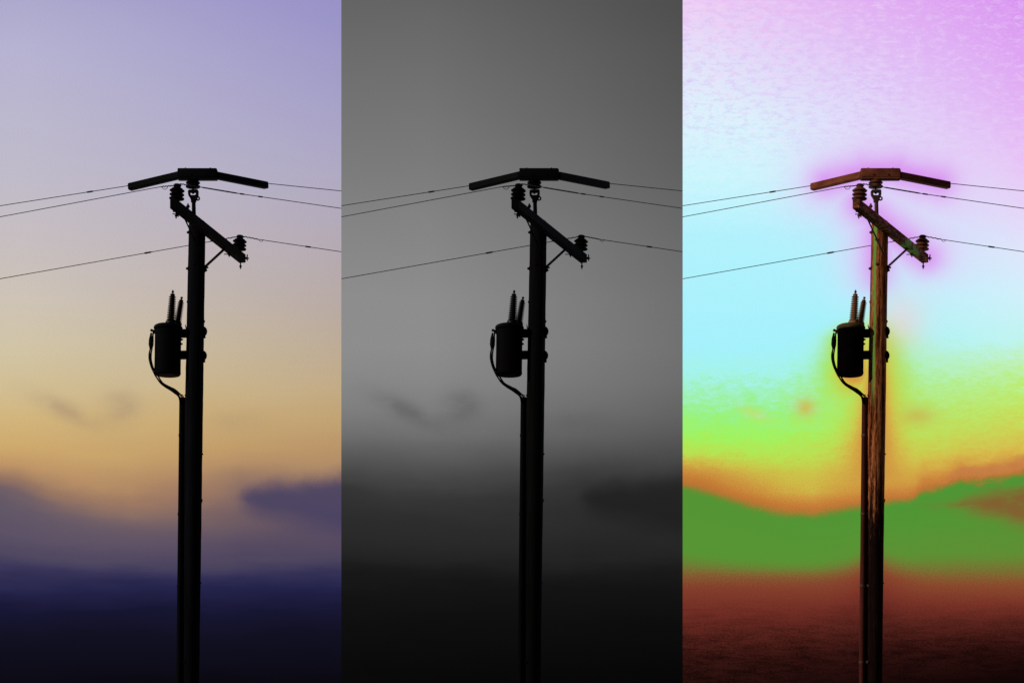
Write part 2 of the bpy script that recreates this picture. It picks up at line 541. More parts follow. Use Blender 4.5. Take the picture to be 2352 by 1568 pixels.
def wood_rust():
    """weathered red-brown pole with a highlight painted as green streaks and shade painted over the lower half"""
    nt = NT('weathered_red_wood')
    ob, X, Y, Z = nt.coords()
    g = nt.noise(nt.scale(ob, (24, 24, 1.0)), 1.0, 6.0, 0.7)
    g2 = nt.noise(nt.scale(ob, (60, 60, 9)), 1.0, 3.0, 0.7)
    gg = nt.add(nt.mul(g, 0.65), nt.mul(g2, 0.35))
    col = nt.ramp(gg, [(0.38, (0.010, 0.004, 0.003, 1)), (0.46, (0.10, 0.024, 0.008, 1)), (0.53, (0.34, 0.095, 0.027, 1)), (0.62, (0.60, 0.22, 0.085, 1))])
    xx = nt.sub(X, nt.mul(Z, 0.0180))          # distance from the leaning axis
    edge = nt.noise(nt.scale(ob, (8, 8, 0.9)), 1.0, 4.0, 0.6)
    e2 = nt.add(xx, nt.mul(nt.sub(edge, 0.5), 0.12))
    band = nt.mul(nt.rng(e2, -0.118, -0.100), nt.rng(e2, -0.048, -0.066))
    band = nt.mul(band, nt.rng(nt.add(Z, nt.mul(nt.sub(edge, 0.5), 2.0)), 10.0, 10.9))
    band = nt.mul(band, nt.rng(nt.noise(nt.scale(ob, (5, 5, 1.6)), 1.0, 3.0), 0.40, 0.5))
    col = nt.mix(nt.mul(band, 0.9), col, (0.16, 0.36, 0.06, 1))  # highlight down the left side, painted as a broken green streak
    low_shade = nt.rng(nt.add(Z, nt.mul(nt.sub(gg, 0.5), 6.0)), 9.9, 8.1)  # unlit lower shaft, its shade painted near-black with a ragged upper edge
    col = nt.mix(nt.mul(low_shade, 0.97), col, (0.006, 0.003, 0.003, 1))
    return nt.bsdf(col, 0.9, 0, g, 0.6, 0.014, 0.04)


def beam_rust(p_a, p_b):
    nt = NT('weathered_red_crossarm')
    ob, X, Y, Z = nt.coords()
    g = nt.noise(nt.scale(ob, (9, 3.5, 30)), 1.0, 6.0, 0.7)
    g2 = nt.noise(nt.scale(ob, (34, 14, 50)), 1.0, 3.0, 0.7)
    gg = nt.add(nt.mul(g, 0.6), nt.mul(g2, 0.4))
    col = nt.ramp(gg, [(0.36, (0.010, 0.004, 0.003, 1)), (0.49, (0.09, 0.024, 0.009, 1)), (0.57, (0.34, 0.110, 0.044, 1)), (0.66, (0.55, 0.21, 0.085, 1))])
    # highlight painted as a green patch towards the far end, in a few runs
    m = nt.noise(nt.scale(ob, (4, 7.0, 2)), 1.0, 3.0, 0.6)
    patch = nt.mul(nt.rng(nt.add(Y, nt.mul(nt.sub(m, 0.5), 0.5)), 0.42, 0.55), nt.rng(nt.add(Y, nt.mul(nt.sub(m, 0.5), 0.5)), 1.25, 1.1))
    patch = nt.mul(patch, nt.rng(nt.noise(nt.scale(ob, (2, 9, 3)), 1.0, 2.0), 0.42, 0.52))
    col = nt.mix(nt.mul(patch, 0.85), col, (0.2, 0.42, 0.1, 1))
    return nt.bsdf(col, 0.9, 0, gg, 0.5, 0.01, 0.03)


def mats_for(b):
    if b < 2:
        t = (0.0030, 0.0030, 0.0046) if b == 0 else (0.0027, 0.0027, 0.0027)
        s = ('bluish_black_', 'black_')[b]
        k = lambda f: tuple(x * f for x in t)
        return dict(wood=wood_dark(s + 'wood', k(1.1)), beam=wood_dark(s + 'crossarm_wood', k(0.7)),
                    metal=plain(s + 'galvanised_steel', k(0.6), 0.8, spec=0.05), cover=plain(s + 'plastic_cover', k(1.0), 0.75, 0.2, bstr=0.08, spec=0.04),
                    glaze=plain(s + 'porcelain', k(0.5), 0.7, 0.2, spec=0.03), bushing=plain(s + 'bushing_glaze', k(1.0), 0.5, 0.2, spec=0.15),
                    tank=plain(s + 'tank_paint', k(0.25), 0.8, 0.2, bstr=0.05, spec=0.05), lid=plain(s + 'lid_paint', k(0.4), 0.7, 0.2, spec=0.05),
                    cable=plain(s + 'cable_rubber', k(0.4), 0.7, spec=0.05), wire=plain(s + 'conductor', k(0.7), 0.6, spec=0.1),
                    pipe=plain(s + 'riser_pipe', k(0.7), 0.8, 0.3, (20, 20, 1), spec=0.03))
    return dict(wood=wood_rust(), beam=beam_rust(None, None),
                metal=plain('rusty_dark_steel', (0.06, 0.020, 0.011), 0.7, 0.7, (14, 14, 14)),
                cover=plain('brown_plastic_cover', (0.19, 0.050, 0.024), 0.75, 0.45, (5, 5, 9), bstr=0.06, spec=0.05),
                glaze=plain('brown_porcelain', (0.13, 0.040, 0.021), 0.55, 0.45, spec=0.06),
                bushing=plain('brown_bushing_glaze', (0.27, 0.12, 0.055), 0.5, 0.4, spec=0.1),
                tank=plain('soot_black_tank_paint', (0.0022, 0.0014, 0.0014), 0.9, 0.3, bstr=0.05, spec=0.0),
                lid=plain('olive_brown_lid_paint', (0.085, 0.055, 0.018), 0.7, 0.6, (4, 4, 12), spec=0.06),
                cable=plain('soot_black_cable_rubber', (0.004, 0.002, 0.002), 0.7, spec=0.05),
                wire=plain('dark_brown_conductor', (0.05, 0.025, 0.018), 0.6, spec=0.1),
                pipe=plain('red_brown_riser_pipe', (0.065, 0.012, 0.008), 0.7, 0.6, (24, 24, 0.7), spec=0.06))


# ------------------------------------------------------------------ the setting
def sheet(name, x0, x1, xc, mat):
    mb = MB()
    mb.v = [Vector((x0, SKY_Y, -0.5)), Vector((x1, SKY_Y, -0.5)), Vector((x1, SKY_Y, 46)), Vector((x0, SKY_Y, 46))]
    mb.f = [(0, 1, 2, 3)]
    return mb.build(name, mat, None, False, (xc, SKY_Y, 0))


W3 = 784 / PXM
h = W3 / 2
tag(sheet('sky', -90, -h, -W3, sky_dusk()), 'lilac dusk sky fading down through amber to a navy cloud bank', kind='structure')
tag(sheet('sky', -h, h, 0, sky_grey()), 'grey black-and-white sky darkening towards the bottom', kind='structure')
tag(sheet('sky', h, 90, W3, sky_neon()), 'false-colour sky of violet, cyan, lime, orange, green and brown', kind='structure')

gn = NT('dark_turf')
gob, gx, gy, gz = gn.coords()
gno = gn.noise(gob, 0.6, 6.0, 0.65)
gmat = gn.bsdf(gn.ramp(gno, [(0.3, (0.012, 0.014, 0.008, 1)), (0.7, (0.04, 0.042, 0.022, 1))]), 0.95, 0, gno, 0.6, 0.05, 0.1)
mb = MB()
N = 40
ext = [-900, -400, -200, -120] + [-90 + 180 * i / 28 for i in range(29)] + [120, 200, 400, 900]
for yy in ext:
    for xx in ext:
        far = max(abs(xx), abs(yy))
        zz = 0.0 if far < 8 else 0.16 * math.sin(xx * 0.37 + 1.1) * math.cos(yy * 0.29) * (1 if far < 95 else 0)
        mb.v.append(Vector((xx, yy, zz)))
ne = len(ext)
for j in range(ne - 1):
    for i in range(ne - 1):
        a = j * ne + i
        mb.f.append((a, a + 1, a + ne + 1, a + ne))
tag(mb.build('ground', gmat), 'dark rough turf the poles stand in', kind='structure')


# ------------------------------------------------------------------ one bay: pole, transformer, cover, cables, wires
WHERE = ['against the lilac and amber sky', 'against the plain grey sky', 'against the violet and cyan sky']
POLE_LABEL = ['black utility pole with a slanting crossarm against the lilac and amber dusk sky',
              'black utility pole with a slanting crossarm against the plain grey sky, middle of the three',
              'rust-brown wooden utility pole streaked with green against the violet and cyan sky']
COAT = ['black', 'charcoal black', 'rust-brown']


def shed_profile(z0, sheds, core, gap):
    """porcelain profile: drooping sheds with rounded rims"""
    pr = []
    z = z0
    for r in sheds:
        pr += [(z, core * 1.15), (z - gap * 0.10, r * 0.72), (z - gap * 0.06, r * 0.93), (z + gap * 0.10, r), (z + gap * 0.27, r * 0.97), (z + gap * 0.48, r * 0.76), (z + gap * 0.66, core * 1.25), (z + gap * 0.82, core)]
        z += gap
    return pr


def build_bay(b):
    off = (b - 1) * 784.0
    M = mats_for(b)
    wh = WHERE[b]

    def P(px, py, y=0.0):
        s = (D + y) / F
        return Vector(((px - 392.0 + off) * s, y, EYE + (HOR - py) * s))

    def L(px, y=0.0):
        return px * (D + y) / F

    # ---------------------------------------------------------------- pole
    def axis(py):              # axis column and half width at a photo row
        t = (py - 577.0) / 991.0
        return 452.2 - 17.8 * t, (38.6 + 8.0 * t) / 2
    gx0, gw0 = axis(HOR + EYE / D * F)
    base = Vector((L(gx0 - 392 + off), 0, 0))
    root = empty('utility_pole', base, POLE_LABEL[b], 'utility pole', 'utility poles in a row')
    rnd = random.Random(11)
    prof = [rnd.uniform(-1, 1) for _ in range(200)]
    rings = []
    rows = 90
    py_top, py_bot = 512.0, HOR + EYE / D * F
    nseg = 36
    for i in range(rows + 1):
        py = py_bot + (py_top - py_bot) * i / rows
        ax, hw = axis(py)
        c = P(ax, py)
        rr = L(hw)
        ring = []
        for k in range(nseg):
            t = 2 * math.pi * k / nseg
            wob = 0.006 * math.sin(3 * t + 1.3 + i * 0.05) + 0.004 * math.sin(7 * t + i * 0.11) + 0.003 * prof[(i * 3 + k * 7) % 200]
            ring.append(c + Vector((math.cos(t), math.sin(t), 0)) * (rr + wob * 0.6))
        rings.append(ring)
    c = P(axis(508)[0], 508)
    rings.append([c + (v - c) * 0.80 for v in [Vector((q.x, q.y, c.z)) for q in rings[-1]]])
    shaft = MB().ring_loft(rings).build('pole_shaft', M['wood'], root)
    # splinters and drying checks standing proud on the outline
    for (py, side, ln) in ((735, 1, 7), (905, -1, 6), (1145, 1, 9), (1040, 1, 5), (1336, 1, 4), (690, -1, 8)):
        ax, hw = axis(py)
        q = P(ax + side * (hw - 0.6), py)
        MB().tube([q, q + Vector((side * 0.012, 0, -0.02)), q + Vector((side * 0.004, 0, -L(ln)))], [0.004, 0.008, 0.003], 6).build('splinter', M['wood'], shaft)

    # crossarm: near end at the left, far end at the right
    y1 = -1.73
    y2 = (D + y1) * (HOR - 468.6) / (HOR - 594.5) - D
    A, B = P(398.4, 468.6, y1), P(556.8, 594.5, y2)
    d = (B - A).normalized()
    nrm = Vector((d.y, -d.x, 0))
    BW, BH = 0.118, 0.142
    arm = MB().bar(A, B, BW, BH, bev=0.006).build('crossarm', M['beam'], root, False, (A + B) / 2)

    def on_arm(t, side=0.0, up=0.0):
        return A + (B - A) * t + nrm * side + Vector((0, 0, up))

    def t_at(px):              # position along the arm that shows at a photo column
        lo, hi = 0.0, 1.0
        for _ in range(40):
            m = (lo + hi) / 2
            q = A + (B - A) * m
            if q.x / (D + q.y) * F + 392 - off < px:
                lo = m
            else:
                hi = m
        return lo

    def bolt(p, q, r=0.011, parent=arm, nut=True):
        p, q = Vector(p), Vector(q)
        m = MB()
        m.tube([p, q], r, 10)
        if nut:
            t = (q - p).normalized()
            m.tube([q - t * 0.055, q - t * 0.030], r * 2.1, 6)
        return m.build('bolt', M['metal'], parent)

    bolt(on_arm(t_at(427), BW * 0.3, 0.02), on_arm(t_at(427), BW * 0.3, BH / 2 + 0.085), 0.015)
    for px in (401.5, 549.5):  # ends of the insulator pins, under the arm
        t = t_at(px + 3)
        bolt(on_arm(t, 0, -BH / 2 + 0.02), on_arm(t, 0, -BH / 2 - 0.125), 0.011)
    for px in (411, 528):      # carriage bolts through the arm for the braces
        t = t_at(px)
        p = on_arm(t, -BW / 2 - 0.01, -0.075)
        m = MB()
        m.tube([p + Vector((0.08, 0, -0.012)), p + Vector((-0.035, 0, -0.012))], 0.008, 8)
        m.tube([p + Vector((0.055, 0, -0.055)), p + Vector((0.055, 0, 0.035))], 0.012, 8)
        m.tube([p + Vector((0.032, 0, -0.012)), p + Vector((0.060, 0, -0.012))], 0.022, 6)
        m.build('bolt', M['metal'], arm)
    q = on_arm(1.0, BW * 0.15, 0.0)
    bolt(q - d * 0.05, q + d * 0.02 + Vector((0.085, 0, 0.01)), 0.011)
    q = q + Vector((0.065, 0, 0))
    MB().tube([q + Vector((0, 0, -0.035)), q + Vector((0, 0, 0.07))], 0.010, 8).build('bolt', M['metal'], arm)
    q = on_arm(0.03, 0, -BH / 2)
    MB().tube([q + Vector((-0.03, 0, 0.02)), q + Vector((-0.03, 0, -0.03))], 0.014, 8).build('bolt', M['metal'], arm)

    # flat braces, arm to pole
    ax, hw = axis(612)
    foot = P(ax + hw - 1.0, 614, -0.03)
    t = t_at(517)
    head = on_arm(t, -0.01, -BH / 2 + 0.01)
    head.z = P(0, 572, head.y).z
    MB().bar(head, foot, 0.034, 0.034, (0, 1, 0), 0.004).build('brace', M['metal'], root, False)
    t = t_at(421)
    hd = on_arm(t, 0.0, -BH / 2 + 0.01)
    ft = P(464, 588, -L(axis(588)[1]) * 0.92)
    MB().bar(hd, ft, 0.024, 0.010, (0, 0, 1), 0.002).build('brace', M['metal'], root, False)
    bolt(foot + Vector((-0.1, 0, 0)), foot + Vector((0.06, 0, -0.005)), 0.016, root)
    for (py, side) in ((534, -1), (617, -1), (621, 1)):
        ax, hw = axis(py)
        q = P(ax + side * (hw - 2), py, -0.02)
        m = MB()
        m.lathe(q, (side, 0, 0), [(0, 0.035), (0.02, 0.035), (0.024, 0.02), (0.045, 0.018), (0.05, 0.008)], 12)
        m.build('bolt', M['metal'], shaft)
    for (px, py) in ((445.5, 551), (446.5, 607)):       # bolt heads on the face of the pole
        ax, hw = axis(py)
        dx = (px - ax) / hw
        yy = -L(hw) * math.sqrt(max(0, 1 - dx * dx))
        MB().lathe(P(px, py, yy + 0.01), (dx, -math.sqrt(1 - dx * dx), 0), [(0, 0.024), (0.02, 0.024), (0.026, 0.016)], 8).build('bolt', M['metal'], shaft)

    # pin-type insulators with three sheds
    def insulator(px_base, tilt, sc, t=None, at=None, axv=None):
        bs = at if at is not None else on_arm(t, 0, BH / 2 - 0.004)
        axv = Vector((tilt, 0, 1)).normalized() if axv is None else axv
        pr = [(0.022, 0.05)] + shed_profile(0.034, [0.121, 0.117, 0.119], 0.07, 0.062)
        pr += [(0.212, 0.064), (0.222, 0.055), (0.236, 0.050), (0.240, 0.056), (0.262, 0.056), (0.270, 0.046), (0.274, 0.02)]
        pr = [(h_ * sc, r_ * sc) for h_, r_ in pr]
        o = MB().lathe(bs + axv * 0.012, axv, pr, 32).build('insulator', M['glaze'], root)
        MB().lathe(bs - axv * 0.01, axv, [(0, 0.045), (0.012, 0.045), (0.016, 0.024), (0.060, 0.022)], 14).build('pin', M['metal'], o)
        return bs + axv * (0.012 + 0.246 * sc)
    capL = insulator(405.5, 0.05, 1.0, t_at(405.5))
    capR = insulator(549.0, 0.07, 1.0, t_at(549.0))

    # pole-top post, clevis with an eye, top insulator
    cx = 444.8
    post = MB().tube([P(446.3, 540), P(cx, 464)], [0.036, 0.032], 18).build('top_post', M['metal'], root)
    cp = lambda x, y: P(282.2 + x * 0.162, 366.9 + y * 0.162)     # close-up units
    cl = MB()
    th = 0.075
    cl.prism([cp(925, 450), cp(940, 434), cp(1058, 430), cp(1072, 445), cp(1072, 468), cp(925, 468)], th)
    cl.prism([cp(925, 468), cp(956, 468), cp(957, 500), cp(975, 512), cp(962, 560), cp(928, 505)], th * 0.9)
    cl.prism([cp(1040, 468), cp(1072, 468), cp(1072, 508), cp(1052, 560), cp(1020, 512), cp(1036, 500)], th * 0.9)
    cl.prism([cp(975, 511), cp(1020, 511), cp(1044, 560), cp(1034, 602), cp(968, 602), cp(963, 560)], th * 1.05)
    cl.lathe(cp(1000, 604), (0, 0, 1), [(0, 0.040), (0.012, 0.042), (0.03, 0.040)], 16)
    cl.torus(cp(1062, 552), (0, 1, 0), 0.0265, 0.0125, 18, 8)
    cl.lathe(cp(995, 468), (0, 0, -1), [(-0.005, 0.022), (0.012, 0.022), (0.02, 0.014), (0.026, 0.003)], 12)
    cl.build('clevis', M['metal'], post, True)
    top = cp(995, 432)
    pr = [(0, 0.014), (0.026, 0.016), (0.030, 0.05)] + shed_profile(0.046, [0.121, 0.117], 0.075, 0.062)
    pr += [(0.168, 0.07), (0.178, 0.065), (0.20, 0.06), (0.215, 0.03)]
    MB().lathe(top, (-0.005, 0, 1), pr, 32).build('insulator', M['glaze'], root)

    # riser pipe with its flange and straps, down the left of the pole
    pts = []
    rr = L(6.6)
    for i in range(30):
        py = 913 + (HOR + EYE / D * F - 913) * i / 29
        px = 418.3 - 0.0108 * (py - 913)
        ax, hw = axis(py)
        dx = L(ax - px)
        need = L(hw) + rr * 0.97
        yy = -math.sqrt(max(0, need * need - dx * dx)) if need > dx else 0.0
        pts.append(P(px, py, yy))
    pts[-1].z = 0.02
    pipe = MB().tube(pts, rr, 18).build('riser_pipe', M['pipe'], root)
    fl = MB()
    fl.tube([p + Vector((rr * 0.93, -rr * 0.30, 0)) for p in pts], 0.010, 8)
    fl.build('flange', M['pipe'], pipe)
    for py in (1000, 1180, 1345, 1520):
        k = (py - 913) / (HOR + EYE / D * F - 913) * 29
        i = int(k)
        p = pts[i] + (pts[i + 1] - pts[i]) * (k - i)
        m = MB()
        m.lathe(p - Vector((0, 0, 0.02)), (0, 0, 1), [(0, rr + 0.001), (0.0, rr + 0.005), (0.04, rr + 0.005), (0.04, rr + 0.001)], 18)
        m.bar(p + Vector((rr * 0.8, -rr * 0.3, 0)), p + Vector((rr + 0.05, -rr * 0.6, 0)), 0.012, 0.04)
        m.build('pipe_strap', M['metal'], pipe)

    # ---------------------------------------------------------------- transformer
    tp = lambda x, y, dep=-0.02: P(319.9 + x * 0.18005, 649.2 + y * 0.18005, dep)
    cb, ct = tp(359, 1185), tp(368.5, 598)
    tax = (ct - cb).normalized()
    H = (ct - cb).length
    rt = L(30.2)
    tr = empty('transformer', cb, COAT[b] + ' pole transformer with two ribbed bushings ' + wh, 'transformer', 'pole transformers') if b < 2 else \
        empty('transformer', cb, 'black pole transformer with olive lid and brown ribbed bushings ' + wh, 'transformer', 'pole transformers')
    pr = [(0.0, rt * 0.80), (0.004, rt * 0.93), (0.016, rt * 0.985), (0.03, rt), (H * 0.5, rt * 0.997), (H - 0.02, rt * 1.0), (H, rt)]
    tank = MB().lathe(cb, tax, pr, 48).build('tank', M['tank'], tr)
    for fz in (0.06, 0.9):
        MB().lathe(cb + tax * (H * fz), tax, [(-0.008, rt), (-0.006, rt + 0.004), (0.006, rt + 0.004), (0.008, rt)], 48).build('tank_rib', M['tank'], tank)
    r2 = L(33.2)
    pr = [(-0.012, rt * 1.005), (-0.002, r2 * 0.975), (0.016, r2), (0.040, r2 * 0.99), (0.058, r2 * 0.93), (0.074, r2 * 0.80), (0.084, r2 * 0.6), (0.088, r2 * 0.25), (0.089, 0.01)]
    lid = MB().lathe(ct, tax, pr, 48).build('lid', M['lid'], tr)
    m = MB()
    q = tp(553, 578)
    m.bar(q + Vector((-0.02, -0.03, 0.01)), q + Vector((-0.02, -0.03, -0.075)), 0.03, 0.02, (1, 0, 0), 0.003)
    m.build('lid_clamp', M['tank'], lid)

    def bushing(b0, b1, r0, r1, n, tip):
        a = (b1 - b0).normalized()
        ln = (b1 - b0).length
        pr = [(-0.06, r0 * 1.12), (0.012, r0 * 1.15), (0.03, r0 * 0.8)]
        g = (ln - 0.05) / n
        for i in range(n):
            z = 0.035 + g * i
            r = r0 + (r1 - r0) * i / (n - 1)
            cr = r * 0.58
            pr += [(z, cr), (z + g * 0.08, r * 0.96), (z + g * 0.18, r), (z + g * 0.30, r * 0.96), (z + g * 0.46, cr * 1.1), (z + g * 0.9, cr)]
        pr += [(ln - 0.010, r1 * 0.72), (ln + 0.005, r1 * 0.55), (ln + 0.016, r1 * 0.25)]
        o = MB().lathe(b0, a, pr, 26).build('bushing', M['bushing'], tr)
        MB().lathe(b0 + a * (ln + 0.010), a, [(0, 0.010), (0.016, 0.010), (0.02, 0.021), (0.036, 0.022), (0.046, 0.012), (tip, 0.005)], 12).build('terminal', M['metal'], o)
    bushing(tp(403, 506, -0.09), tp(426, 150, -0.09), L(10.6), L(8.4), 11, 0.066)
    bushing(tp(487, 524, 0.05), tp(536, 226, 0.05), L(9.0), L(7.6), 10, 0.050)
    # brackets: an arm from the tank, a saddle on the pole, the bolt's rounded end beyond it
    for (ca, cbn, cy, ly) in ((600, 698, 622, 1), (875, 973, 930, 0)):
        m = MB()
        m.bar(tp(500, (ca + cbn) / 2), tp(610, (ca + cbn) / 2 - 2), 0.11, L((cbn - ca) * 0.18), bev=0.006)
        m.build('bracket', M['tank'], tr, False)
        py = 649.2 + cy * 0.18005
        ax, hw = axis(py)
        m = MB()
        q = P(ax + hw, py, -0.01)
        m.lathe(q + Vector((-0.055, 0, 0)), (1, 0, 0), [(0, 0.085), (0.045, 0.084), (0.075, 0.070), (0.094, 0.046), (0.103, 0.022), (0.105, 0.004)], 22)
        m.tube([q + Vector((0.005, -0.02, -0.06)), q + Vector((0.012, -0.02, -0.115))], 0.016, 8)
        m.build('band_clamp', M['tank'], tr)
    q = tp(600, 585)
    MB().tube([q + Vector((0.02, 0, -0.04)), q + Vector((-0.008, 0, 0.02)), q + Vector((-0.016, 0, 0.07))], [0.012, 0.010, 0.003], 8).build('band_end', M['metal'], tr)
    for (x, y) in ((542, 725), (537, 782)):
        q = tp(x, y)
        MB().lathe(q + Vector((-0.03, 0, 0)), (1, 0, 0), [(0, 0.022), (0.026, 0.022), (0.034, 0.014), (0.05, 0.012)], 10).build('drain_plug', M['metal'], tr)
    # low-voltage terminals on the left
    m = MB()
    m.tube([tp(212, 632, -0.04), tp(178, 628, -0.04)], 0.024, 10)
    m.tube([tp(180, 604, -0.04), tp(180, 652, -0.04)], 0.015, 8)
    m.build('low_voltage_terminal', M['metal'], tr)
    m = MB()
    m.tube([tp(200, 610, -0.06), tp(150, 608, -0.06)], 0.012, 10)
    m.lathe(tp(142, 608, -0.06), (1, 0, 0), [(-0.002, 0.012), (0.01, 0.022), (0.03, 0.022), (0.04, 0.012)], 10)
    m.build('low_voltage_terminal', M['metal'], tr)

    # ---------------------------------------------------------------- service cable into the riser pipe
    def spline(pp, n=8):
        out = []
        for i in range(len(pp) - 1):
            p0, p1, p2, p3 = pp[max(i - 1, 0)], pp[i], pp[i + 1], pp[min(i + 2, len(pp) - 1)]
            for k in range(n):
                t = k / n
                out.append(0.5 * ((2 * p1) + (p2 - p0) * t + (2 * p0 - 5 * p1 + 4 * p2 - p3) * t * t + (3 * p1 - p0 - 3 * p2 + p3) * t ** 3))
        out.append(pp[-1])
        return out
    sc_root = empty('service_cable', tp(510, 1465, -0.08), ('drooping cable from the transformer to the riser pipe ' + wh), 'cable', 'service cables')
    c1 = [tp(153, 640, -.06), tp(142, 700, -.06), tp(140, 840, -.06), tp(128, 900, -.06), tp(127, 970, -.06), tp(148, 1060, -.07), tp(180, 1135, -.1), tp(215, 1200, -.12), tp(290, 1290, -.12), tp(400, 1355, -.10), tp(470, 1410, -.08), tp(520, 1470, -.06), tp(535, 1540, -.05)]
    c2 = [tp(176, 650, -.04), tp(172, 720, -.05), tp(163, 830, -.05), tp(152, 900, -.05), tp(151, 980, -.05), tp(172, 1070, -.06), tp(205, 1140, -.08), tp(236, 1185, -.09), tp(300, 1280, -.09), tp(405, 1340, -.07), tp(480, 1390, -.05), tp(545, 1452, -.03), tp(552, 1540, -.03)]
    c3 = [tp(156, 645, -.08), tp(150, 760, -.1), tp(136, 860, -.1), tp(134, 960, -.1), tp(158, 1080, -.12), tp(195, 1165, -.14), tp(262, 1270, -.14), tp(330, 1328, -.12), tp(420, 1385, -.1), tp(500, 1452, -.08), tp(520, 1540, -.06)]
    for cc, r in ((c1, 0.0125), (c2, 0.0125), (c3, 0.011)):
        MB().tube(spline(cc), r, 10).build('cable_strand', M['cable'], sc_root)
    m = MB()
    m.tube([tp(153, 642, -.06), tp(148, 670, -.06), tp(142, 720, -.06), tp(138, 790, -.06), tp(143, 845, -.06)], [0.008, 0.016, 0.025, 0.026, 0.014], 12)
    m.build('cable_boot', M['cable'], sc_root)
    m = MB()
    m.tube([tp(176, 652, -.05), tp(173, 690, -.05), tp(168, 740, -.05), tp(163, 800, -.05), tp(158, 845, -.05)], [0.006, 0.014, 0.022, 0.024, 0.012], 12)
    m.build('cable_boot', M['cable'], sc_root)
    m = MB()
    m.tube(spline([tp(390, 1348, -.09), tp(420, 1362, -.09), tp(452, 1385, -.08), tp(490, 1415, -.07), tp(508, 1440, -.06)], 4), [0.018 + 0.018 * math.sin(math.pi * i / 16) ** 0.6 for i in range(17)], 12)
    m.build('cable_boot', M['cable'], sc_root)
    m = MB()
    m.tube(spline([tp(520, 1455, -.05), tp(535, 1432, -.05), tp(553, 1432, -.05), tp(568, 1462, -.05)], 5), 0.006, 8)
    m.build('cable_loop', M['cable'], sc_root)

    # ---------------------------------------------------------------- wires: where each ends at the left and right
    def left_end(py, at):
        """from the pole's attachment to the bay's left edge; the outermost runs on along the row"""
        if b > 0:
            return [P(0.5, py, SKY_Y - 0.02)]
        slope = (py - at[1]) / (0 - at[0])
        return [P(-40, py - 40 * slope, 1.7), P(-900, py - 900 * slope + 20, 2.2), P(-3200, py - 3200 * slope + 160, 2.5)]

    def right_end(py, at):
        if b < 2:
            return [P(783.5, py, SKY_Y - 0.02)]
        slope = (py - at[1]) / (784 - at[0])
        return [P(824, py + 40 * slope, 1.7), P(1700, py + 916 * slope + 20, 2.2), P(4000, py + 3216 * slope + 160, 2.5)]
    RW = 0.0062

    def dep(px, px0, y0, left):
        """depth of a wire at a photo column, on its way from the pole to the bay's edge"""
        ye = SKY_Y - 0.02
        if (left and b == 0) or (not left and b == 2):
            ye = 1.6
        f = (px0 - px) / px0 if left else (px - px0) / (784 - px0)
        return y0 + (ye - y0) * f

    def twist(m, p, q, r=0.010, amp=0.006, pitch=0.075):
        p, q = Vector(p), Vector(q)
        ln = (q - p).length
        n = max(8, int(ln / pitch * 8))
        t = (q - p).normalized()
        a = t.orthogonal().normalized()
        bb = t.cross(a)
        pts = []
        for i in range(n + 1):
            ph = 2 * math.pi * i / 8
            pts.append(p + (q - p) * (i / n) + (a * math.cos(ph) + bb * math.sin(ph)) * amp)
        m.tube(pts, r * 0.75, 6)

    # wire cover on the top insulator
    cov = empty('wire_cover', P(454, 414), ('boxy %s wire cover with two sloping sleeves ' % COAT[b]) + wh, 'wire cover', 'wire covers on the pole tops')
    xl, xr = 408.6, 499.3
    ztop = 388.3
    m = MB()
    secs = []
    # the cap's cross-section is an arch with a lip; lofted along x
    def section(px, k=1.0, ky=1.0):
        c = P(px, 401)
        hw, hh = 0.082 * ky, L(25.6) / 2 * k
        pts = []
        for (sx_, sz_) in ((-1.0, -0.58), (-1.0, 0.55), (-0.86, 0.86), (-0.55, 1.0), (0.55, 1.0), (0.86, 0.86), (1.0, 0.55), (1.0, -0.58), (0.9, -0.58), (0.9, -0.95), (-0.9, -0.95), (-0.9, -0.58)):
            pts.append(c + Vector((0, sx_ * hw, sz_ * hh)))
        return pts
    secs = [section(408.9, 0.94, 0.95), section(410.2), section(495.5), section(498.4, 0.93, 0.95), section(499.8, 0.66, 0.85)]
    m.ring_loft(secs)
    cap = m.build('cover_cap', M['cover'], cov)
    MB().bar(P(412.6, 412.0), P(498.8, 412.0), 0.118, L(4.2), bev=0.003).build('cover_lip', M['cable'], cap, False)  # dark cable material paints in the shade under the cap
    for px in (425.9, 483.0):
        MB().lathe(P(px, 388.6), (0, 0, 1), [(-0.01, 0.022), (0.004, 0.020), (0.012, 0.013), (0.022, 0.009)], 12).build('cover_peg', M['cover'], cap)
    for px, py in ((437, 400.5), (471, 400.5)):
        MB().tube([P(px - 3, py - 2.2, -0.080), P(px + 1, py + 0.5, -0.092), P(px + 5, py + 3.5, -0.080)], [0.006, 0.010, 0.006], 6).build('cover_latch', M['metal'], cap)
    # sleeves: rounded channels round the conductor
    yl, yr = dep(296, 443, 0, True), dep(612, 443, 0, False)
    yl *= 0.8
    yr *= 0.8

    def sleeve(pa, pb, w, hgt):
        pa, pb = Vector(pa), Vector(pb)
        o = MB().bar(pa, pb, w, hgt, (0, 0, 1), 0.014)
        return o.build('cover_sleeve', M['cover'], cov, False)
    sl = sleeve(P(413.5, 402.6, 0.02), P(296.6, 430.4, yl), 0.11, 0.112)
    sr = sleeve(P(496.5, 403.6, 0.02), P(611.8, 426.4, yr), 0.11, 0.112)
    q = P(371, 413, dep(371, 443, 0, True) * 0.8 - 0.075)
    MB().tube([q + Vector((-0.03, 0, 0.01)), q + Vector((0.0, -0.005, -0.005)), q + Vector((0.03, 0, -0.01))], [0.005, 0.010, 0.005], 6).build('cover_latch', M['metal'], sl)

    grp = 'power wires strung across the pole tops'
    # upper wire, through the cover
    a_l, a_r = P(300, 426.2, yl - 0.03), P(609, 421.2, yr - 0.03)
